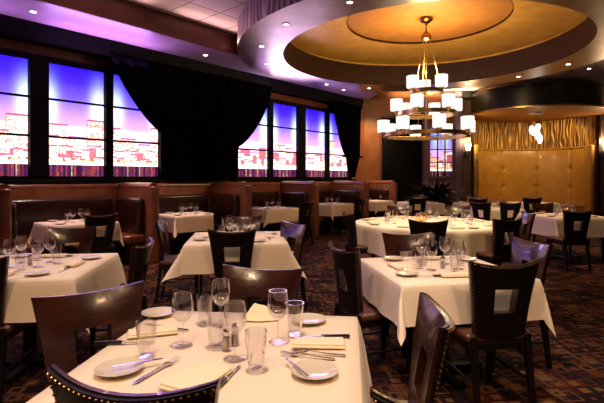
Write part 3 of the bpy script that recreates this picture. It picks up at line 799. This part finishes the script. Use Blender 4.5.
def napkin_mesh(w, d):
    bm = B()
    for k in range(2):
        o = .007 * k; box(bm, -w / 2 + o * .5, -d / 2 + o, .001 + .008 * k, w / 2 - o * .3, d / 2 - o * .2, .0094 + .008 * k, .004, 3)
    for v in bm.verts: v.co.z += .002 * math.sin(20 * v.co.x) * math.sin(16 * v.co.y) + .002
    return bm
P_nap = mk('napkin', napkin_mesh(.20, .085), napkin_m)
P_napbig = mk('napkin', napkin_mesh(.15, .20), napkin_m)
def peak_mesh():
    bm = B(); vs = [bm.verts.new(p) for p in ((-.085, -.03, .002), (.085, -.03, .002), (.07, .05, .002), (-.07, .05, .002), (-.028, .0, .075), (.032, .008, .052), (0, -.045, .002))]
    for f in ((0, 6, 4), (6, 5, 4), (6, 1, 5), (1, 2, 5), (2, 3, 4, 5), (3, 0, 4), (0, 3, 2, 1, 6)): bm.faces.new([vs[i] for i in f])
    bmesh.ops.subdivide_edges(bm, edges=bm.edges[:], cuts=2, use_grid_fill=True)
    for v in bm.verts: v.co += Vector((0, 0, .002 * math.sin(90 * v.co.x)))
    return bm
P_peak = mk('napkin', peak_mesh(), napkin_m)
used_proto = {}
def place(proto, x, y, z, rz, label, cat, group):
    c = proto.copy(); link(c); c.location = (x, y, z); c.rotation_euler = (0, 0, rz); tag(c, label, cat, group); return c
def place_knife(x, y, z, rz, label, group):
    c = P_knife[0].copy(); link(c); c.location = (x, y, z); c.rotation_euler = (0, 0, rz); tag(c, label, 'knife', group)
    for ch in P_knife[1]: d = ch.copy(); link(d); d.parent = c
    return c
def shaker(x, y, z, label, fill, group):
    r = empty('shaker', (x, y, z)); tag(r, label, 'shaker', group)
    obj('jar', lathe(B(), [(0, 0), (.019, 0), (.020, .005), (.017, .055), (.014, .062), (.013, .062), (.0155, .053), (.018, .006), (0, .004)], 8), glass, r)
    obj('contents', lathe(B(), [(0, .005), (.0165, .006), (.0145, .046), (0, .047)], 12), fill, r, True)
    obj('cap', lathe(B(), [(.0145, .062), (.0155, .066), (.013, .076), (.006, .081), (0, .082)], 16), steel, r, True)
Z = TZ + .0025
# --- front table, item by item
GW = ['wine glasses on the front table', 'tumblers on the front table', 'plates on the front table', 'cutlery on the front table', 'napkins on the front table']
for x, y, l in ((-.46, 1.735, 'large wine glass standing alone at left of the front table'), (-.24, 1.61, 'wine glass just behind the nearest centre tumbler, front table'),
                (-.355, 1.97, 'wine glass farthest back on the front table, behind the shakers'), (-.095, 1.775, 'wine glass beside the right-hand tumbler on the front table')):
    place(P_wine_big, x, y, Z, 0, l, 'wine glass', GW[0])
for x, y, l in ((-.56, 1.62, 'tall tumbler between plate and wine glass at front table left'), (-.155, 1.515, 'nearest tall tumbler at centre of the front table'), (-.43, 1.99, 'tumbler farthest back on the front table beside a wine glass'),
                (-.33, 1.72, 'tumbler directly left of the pale shaker on the front table'), (-.03, 1.85, 'right-hand tumbler near the black-handled knife, front table')):
    place(P_tumb, x, y, Z, .3 * x, l, 'glass', GW[1])
for x, y, l in ((-.613, 1.51, 'cream bread plate at front left corner with a butter knife'), (.042, 1.49, 'cream bread plate at front right of the front table'), (-.68, 2.13, 'bread plate at the far left corner of the front table'), (.03, 2.03, 'bread plate behind the right-hand tumbler on the front table')):
    place(P_plate, x, y, Z, 0, l, 'plate', GW[2])
place(P_bknife, -.56, 1.535, Z + .016, -1.1, 'butter knife resting on the front left bread plate', 'knife', GW[3])
place(P_bknife, -.02, 1.50, Z + .016, .5, 'butter knife resting on the front right bread plate', 'knife', GW[3])
place_knife(-.70, 1.76, Z, -1.50, 'black-handled knife at left edge of the front table', GW[3])
place_knife(-.245, 1.44, Z, -.28, 'black-handled knife pointing away beside the flat napkin, front centre', GW[3])
place_knife(.085, 1.825, Z, 1.62, 'black-handled knife across the top of the rolled napkin', GW[3])
place(P_fork, -.485, 1.515, Z, -.42, 'fork lying between tumbler and flat napkin, front left', 'fork', GW[3])
place(P_bknife, -.50, 1.49, Z, -.42, 'table knife lying under the fork at front left', 'knife', GW[3])
place(P_fork, .02, 1.63, Z, 1.33, 'fork lying between rolled napkin and right bread plate', 'fork', GW[3])
place(P_fork, .06, 1.655, Z, 1.42, 'second fork nearer the rolled napkin at right', 'fork', GW[3])
place(P_fork, -.58, 1.94, Z, 1.3, 'fork behind the large left wine glass', 'fork', GW[3])
place(P_napbig, -.335, 1.435, Z, -.42, 'flat folded cream napkin at the front centre of the front table', 'napkin', GW[4])
place(P_nap, .065, 1.74, Z, -.02, 'rolled cream napkin below the black-handled knife, right side', 'napkin', GW[4])
place(P_nap, -.62, 1.87, Z, .35, 'folded cream napkin behind the left tumbler', 'napkin', GW[4])
place(P_peak, -.19, 2.07, Z, .1, 'napkin folded into a peak at the far side of front table', 'napkin', GW[4])
shaker(-.285, 1.70, Z, 'glass shaker of pale salt on the front table', salt, 'shakers on the front table')
shaker(-.262, 1.755, Z, 'glass shaker of dark pepper on the front table', pepper, 'shakers on the front table')

def setting(key, full=True, sides=(0, 1, 2, 3)):
    x, y, w, rot, ph = T[key]; rnd_ = random.Random(key); p = ph[0]
    g = ph[0].replace('the ', '', 1)
    names = ('right', 'far', 'left', 'near')
    for k in sides:
        a_ = rad(rot + 90 * k); ca, sa = math.cos(a_), math.sin(a_)
        def at(r, o): return x + ca * r - sa * o, y + sa * r + ca * o
        nm = names[k]
        e = w / 2
        px, py = at(.09 + rnd_.uniform(-.01, .02), .10); place(P_wine_big if full else P_wine, px, py, Z, 0, 'wine glass at the %s place on %s' % (nm, p), 'wine glass', 'wine glasses on ' + g)
        px, py = at(.17 + rnd_.uniform(-.01, .03), .03); place(P_tumb, px, py, Z, 0, 'tumbler at the %s place on %s' % (nm, p), 'glass', 'tumblers on ' + g)
        px, py = at(e - .13, .22 if w > .75 else .12); place(P_plate, px, py, Z, 0, 'bread plate at the %s place on %s' % (nm, p), 'plate', 'plates on ' + g)
        if full:
            px, py = at(e - .16, -.04); place(P_nap, px, py, Z, a_ + PI / 2 + rnd_.uniform(-.1, .1), 'folded napkin at the %s place on %s' % (nm, p), 'napkin', 'napkins on ' + g)
            px, py = at(e - .17, -.19); place_knife(px, py, Z, a_ + PI / 2 + 0 + PI / 2, 'black-handled knife at the %s place on %s' % (nm, p), 'cutlery on ' + g)
            px, py = at(e - .17, .10); place(P_fork, px, py, Z, a_ + PI, 'fork at the %s place on %s' % (nm, p), 'fork', 'cutlery on ' + g)
    if full:
        shaker(x + .02, y - .02, Z, 'salt shaker in the centre of %s' % p, salt, 'shakers')
setting('left'); setting('mid'); setting('right')
for k in ('b0', 'b1', 'b2', 'b3', 't5', 't6', 't7', 't8', 't9'): setting(k, False)
place(P_wine, bt[4].x + .1, bt[4].y - .1, Z, 0, 'wine glass on the farthest booth table', 'wine glass', 'farthest booth table glasses')
shaker(bt[4].x - .2, bt[4].y - .1, Z, 'tall white shaker on the farthest booth table', salt, 'shakers')
P_bottle = None
# round table: eight places
cn = ('right', 'far right', 'far', 'far left', 'left', 'near left', 'near', 'near right')
for k in range(8):
    a_ = rad(45 * k + 12); ca, sa = math.cos(a_), math.sin(a_); x, y = T['round'][:2]
    f = lambda r, o: (x + ca * r - sa * o, y + sa * r + ca * o)
    for (r_, o_, pr, nm, ct, gg) in ((.55, .12, P_wine, 'wine glass', 'wine glass', 'wine glasses on round table'), (.62, .02, P_tumb, 'tumbler', 'glass', 'tumblers on round table'), (.88, .2, P_plate, 'bread plate', 'plate', 'plates on round table'), (.86, -.02, P_nap, 'folded napkin', 'napkin', 'napkins on round table')):
        px, py = f(r_, o_); place(pr, px, py, Z, a_ + PI / 2, '%s at the %s place on the round table' % (nm, cn[k]), ct, gg)
rc = empty('candle_holder', (1.74, 6.55, Z)); tag(rc, 'amber glass candle bowl at the centre of the round table', 'candle holder')
obj('bowl', lathe(B(), [(0, 0), (.05, 0), (.085, .05), (.09, .09), (.07, .135), (.066, .135), (.084, .09), (.08, .05), (.045, .006), (0, .006)], 24), glass_mat('amber_bowl_glass', (1, .82, .55), .12, .6), rc, True)
obj('candle', lathe(B(), [(0, .006), (.03, .006), (.03, .05), (0, .05)], 16), salt, rc, True)
obj('flame', lathe(B(), [(0, .05), (.008, .06), (.006, .075), (0, .09)], 8), flame_m, rc, True)

# ------------------------------------------------------------------ chandelier
ch = empty('chandelier', (CX, CY, 0)); tag(ch, 'three-tier brass ring chandelier with white frosted drum shades', 'chandelier')
obj('canopy', lathe(B(), [(0, 4.54), (.12, 4.54), (.13, 4.50), (.09, 4.46), (.03, 4.44), (.03, 4.40), (0, 4.40)], 24), bronze, ch, True)
obj('stem', tube(B(), [(0, 0, 4.42), (0, 0, 4.25)], .014), bronze, ch, True)
obj('hub', lathe(B(), [(0, 4.28), (.05, 4.26), (.10, 4.20), (.10, 4.13), (.06, 4.09), (0, 4.08)], 24), bronze, ch, True)
obj('centre_rod', tube(B(), [(0, 0, 4.1), (0, 0, 2.2)], .008), brass, ch, True)
def tier(r, z, n_, a0, shade_r, nm):
    ring = obj('ring', lathe(B(), [(r - .05, z - .035), (r + .03, z - .035), (r + .03, z + .035), (r - .01, z + .035), (r - .01, z - .02), (r - .05, z - .02), (r - .05, z - .035)], 64), brass, ch, True)
    bm = B()
    for k in range(3):
        an = a0 + 2 * PI * k / 3 + .5; tube(bm, [(0, 0, z - .03), ((r - .03) * math.cos(an), (r - .03) * math.sin(an), z - .028)], .010, 6)
    obj('spokes', bm, brass, ring, True)
    for k in range(n_):
        an = a0 + 2 * PI * k / n_; cx, cy = shade_r * math.cos(an), shade_r * math.sin(an)
        obj('lamp_shade', lathe(B(), [(0, .06), (.112, .06), (.117, .065), (.120, .285), (.115, .29), (0, .285)], 32), shade_m, ring, True, loc=(cx, cy, z))
        obj('shade_cup', lathe(B(), [(0, -.03), (.02, -.03), (.03, .02), (.06, .055), (0, .059)], 16), brass, ring, True, loc=(cx, cy, z))
tier(.30, 3.09, 3, rad(-40), .31, 'top')
tier(.54, 2.66, 6, rad(-62), .58, 'middle')
tier(.80, 2.24, 8, rad(-90), .84, 'lower')
bm = B()
for k in range(3):
    an = rad(-150 + 120 * k); tube(bm, [(.06 * math.cos(an), .06 * math.sin(an), 4.14), (.30 * math.cos(an), .30 * math.sin(an), 3.1)], .006, 6)
    tube(bm, [(.30 * math.cos(an), .30 * math.sin(an), 3.1), (.80 * math.cos(an), .80 * math.sin(an), 2.24)], .004, 6)
obj('suspension_rods', bm, brass, ch, True)

# ------------------------------------------------------------------ dark plant
pl = empty('potted_palm', (3.95, 13.4, 0)); tag(pl, 'large dark bushy potted palm before the small back window', 'plant')
obj('pot', lathe(B(), [(0, 0), (.2, 0), (.26, .4), (.28, .42), (.24, .42), (.2, .38), (0, .38)], 24), pot_m, pl, True)
bm = B(); rr = random.Random(4)
for k in range(900):
    an = rr.uniform(0, 2 * PI); L = rr.uniform(.6, 1.15); el = rr.uniform(.3, 1.45); w = rr.uniform(.02, .05); prev = None
    d = Vector((math.cos(an), math.sin(an), 0)); sd = Vector((-d.y, d.x, 0)); p = Vector((0, 0, .38 + rr.uniform(0, .35))) + d * rr.uniform(0, .15)
    for s_ in range(6):
        q = s_ / 5; ww = w * math.sin(PI * min(.98, q + .08)); v = (bm.verts.new(p + sd * ww), bm.verts.new(p - sd * ww))
        if prev: bm.faces.new((prev[0], prev[1], v[1], v[0]))
        prev = v; e_ = el - q * 1.5; p = p + (d * math.cos(e_) + Vector((0, 0, math.sin(e_)))) * L / 5
obj('foliage', bm, leaf_m, pl)

# ------------------------------------------------------------------ recessed lamps
def downlight(x, y, z, label, group):
    r = empty('downlight', (x, y, z)); tag(r, label, 'ceiling lamp', group)
    obj('trim_ring', lathe(B(), [(.040, -.001), (.060, -.001), (.058, -.008), (.040, -.006), (.040, -.001)], 24), trim_w, r, True)
    obj('lens', lathe(B(), [(0, -.002), (.040, -.002), (.040, -.004), (0, -.004)], 24), lens_m, r)
def spot(x, y, z, e, col=(1, .74, .46), ang=75, blend=.7, tgt=None, r=.05):
    l = bpy.data.lights.new('spot_lamp', 'SPOT'); l.energy = e; l.color = col; l.spot_size = rad(ang); l.spot_blend = blend; l.shadow_soft_size = r
    o = bpy.data.objects.new('spot_lamp', l); link(o); o.location = (x, y, z - .02)
    if tgt: o.rotation_euler = (Vector(tgt) - Vector(o.location)).to_track_quat('-Z', 'Y').to_euler()
    return o
RL = {0: 'second along the left curve, counting from the top edge', 1: 'at the top edge of the picture, first along the left curve', 15: 'third along the left curve, at its leftmost bulge',
      14: 'fourth along the left curve, over the smaller window', 13: 'fifth along the curve, over the smaller window', 12: 'above the far curtain', 11: 'between far curtain and chandelier',
      10: 'directly behind the chandelier', 9: 'just right of the chandelier', 8: 'above the drum over the alcove', 7: 'far right, past the drum'}
for k, l in RL.items():
    an = rad(-146 + 22.5 * k); x, y = CX + 3.24 * math.cos(an), CY + 3.24 * math.sin(an)
    downlight(x, y, ZR, 'ring downlight ' + l, 'downlights in the silver ring')
for s_, l in ((-.2, 'downlight in purple soffit above the large left window'), (2.9, 'downlight in soffit above the first black curtain'), (5.6, 'downlight in soffit above the smaller window'), (7.6, 'small downlight in soffit near the far curtain')):
    p = wp(s_, .72); downlight(p[0], p[1], ZS, l, 'downlights in the window soffit')
for x, y, l in ((7.4, 11.6, 'downlight in tiled ceiling before the alcove drum'), (8.4, 9.5, 'downlight in tiled ceiling at the far right'), (6.2, 12.6, 'downlight in tiled ceiling left of the drum')):
    downlight(x, y, ZC, l, 'downlights in the tiled ceiling')

# lamps that light the room
W = (1, .72, .44)
spot(-.2, 1.2, 4.15, 155, (1, .80, .72), 60, .8, (-.2, 1.75, .75))
for x_, y_ in ((-1.6, -.6), (0., -1.2), (1.7, -.4)): spot(x_, y_, 4.15, 150, (1, .62, .34), 80, .9, (x_ * .8, y_ + 3.5, .8), .25)  # unseen spots added behind the camera to put highlights on the chair leather
spot(-2.0, 3.2, 4.15, 140, (1, .78, .70), 55, .8, (-2.0, 3.3, .75))
spot(-.6, 4.6, 4.15, 150, (1, .80, .66), 55, .8, (-.7, 4.95, .75))
spot(1.2, 3.0, 4.15, 175, (1, .79, .66), 50, .8, (1.0, 3.3, .75))
for x, y, e in ((1.0, 5.7, 170), (2.7, 6.2, 170)): spot(x, y, 3.78, e, (1, .80, .52), 60, .8, (1.83, 6.6, .75))
for k, p in enumerate(bt): q = wp(0); spot(p.x - .1, p.y + .1, ZS, 150, (1, .70, .52), 60, .8, (p.x, p.y, .75))
spot(2.0, 5.6, 3.78, 130, (1, .70, .25), 14, .6, (2.8, 8.1, .82))  # added narrow spot, no fixture, turns the chair behind the round table golden
spot(4.6, 7.4, ZC, 150, W, 60, .8, (4.6, 7.9, .75))
spot(4.2, 9.6, ZC, 120, W, 60, .8, (4.2, 9.8, .75))
for x in (3.1, 4.5, 6.1): spot(x, 11.6, ZC, 130, W, 60, .8, (x, 12, .75))
for x in (6.3, 7.5, 8.7): spot(x, 14.3, 3.43, 46, (1, .66, .28), 100, .8, (AX + (x - AX) * 1.25, 16.2, 1.9))
def area(x, y, z, sx, sy, e, col, tgt, name='area_lamp', shape='RECTANGLE'):
    l = bpy.data.lights.new(name, 'AREA'); l.shape = shape; l.size = sx; l.size_y = sy; l.energy = e; l.color = col
    o = bpy.data.objects.new(name, l); link(o); o.location = (x, y, z); o.rotation_euler = (Vector(tgt) - Vector((x, y, z))).to_track_quat('-Z', 'Y').to_euler(); return o
# chandelier up-light washing the dome
def point(x, y, z, e, col, r=.1):
    l = bpy.data.lights.new('point_lamp', 'POINT'); l.energy = e; l.color = col; l.shadow_soft_size = r
    o = bpy.data.objects.new('point_lamp', l); link(o); o.location = (x, y, z)
point(CX, CY, 3.5, 135, (1, .70, .34), .2)
for s_, e_ in ((-1.5, 10), (1.0, 17), (5.6, 3), (8, 1)):
    p = wp(s_, .36, 3.40); q = wp(s_, 1.5, 4.6); area(p[0], p[1], p[2], 1.8, .08, e_, (.62, .30, 1.), q)  # added purple strips without fixtures, tinting soffit and ring from the cornice
p = wp(5.4, .4, 3.3); area(*p, 2.2, .5, 20, (.85, .62, 1.), (.3, 8.2, 3.9))  # added lavender area light, no fixture, to brighten the ring underside
for s_ in (0., 3., -3): p = wp(s_, 1.42, 4.0); q = wp(s_, 2.6, 4.6); area(p[0], p[1], p[2], 2.5, .06, 7, (1, .60, .60), q)  # added strips without fixtures along the fascia, lifting the tiled ceiling
# cove lamps in the back ceiling
area(7.5, 14.3, 4.0, 9, .1, 110, (1, .72, .36), (7.5, 14.3, 4.22))
spot(2.4, 13.4, 3.8, 150, (1, .6, .28), 80, .8, (2.1, 14.6, 1.8))
point(5.30, YB - .25, 2.6, 18, (1, .7, .4), .06); point(9.7, YB - .25, 2.6, 18, (1, .7, .4), .06)

w = bpy.data.worlds.new('w'); SC.world = w; w.use_nodes = True
w.node_tree.nodes['Background'].inputs[0].default_value = (.01, .006, .006, 1); w.node_tree.nodes['Background'].inputs[1].default_value = .3
SC.view_settings.view_transform = 'Standard'; SC.view_settings.look = 'None'; SC.view_settings.gamma = 1; SC.view_settings.exposure = 1.0
SC.cycles.max_bounces = 10; SC.cycles.transparent_max_bounces = 24; SC.cycles.diffuse_bounces = 4; SC.cycles.glossy_bounces = 4
SC.cycles.caustics_reflective = False; SC.cycles.caustics_refractive = False
SC.cycles.use_denoising = True; SC.cycles.sample_clamp_indirect = 4

cam = bpy.data.cameras.new('camera'); co = bpy.data.objects.new('camera', cam); link(co)
co.location = (0, 0, 1.40); co.rotation_euler = (PI / 2, 0, 0)
cam.sensor_width = 36; cam.lens = 450 / 604 * 36; cam.shift_y = -23.5 / 604; cam.clip_start = .05
SC.camera = co
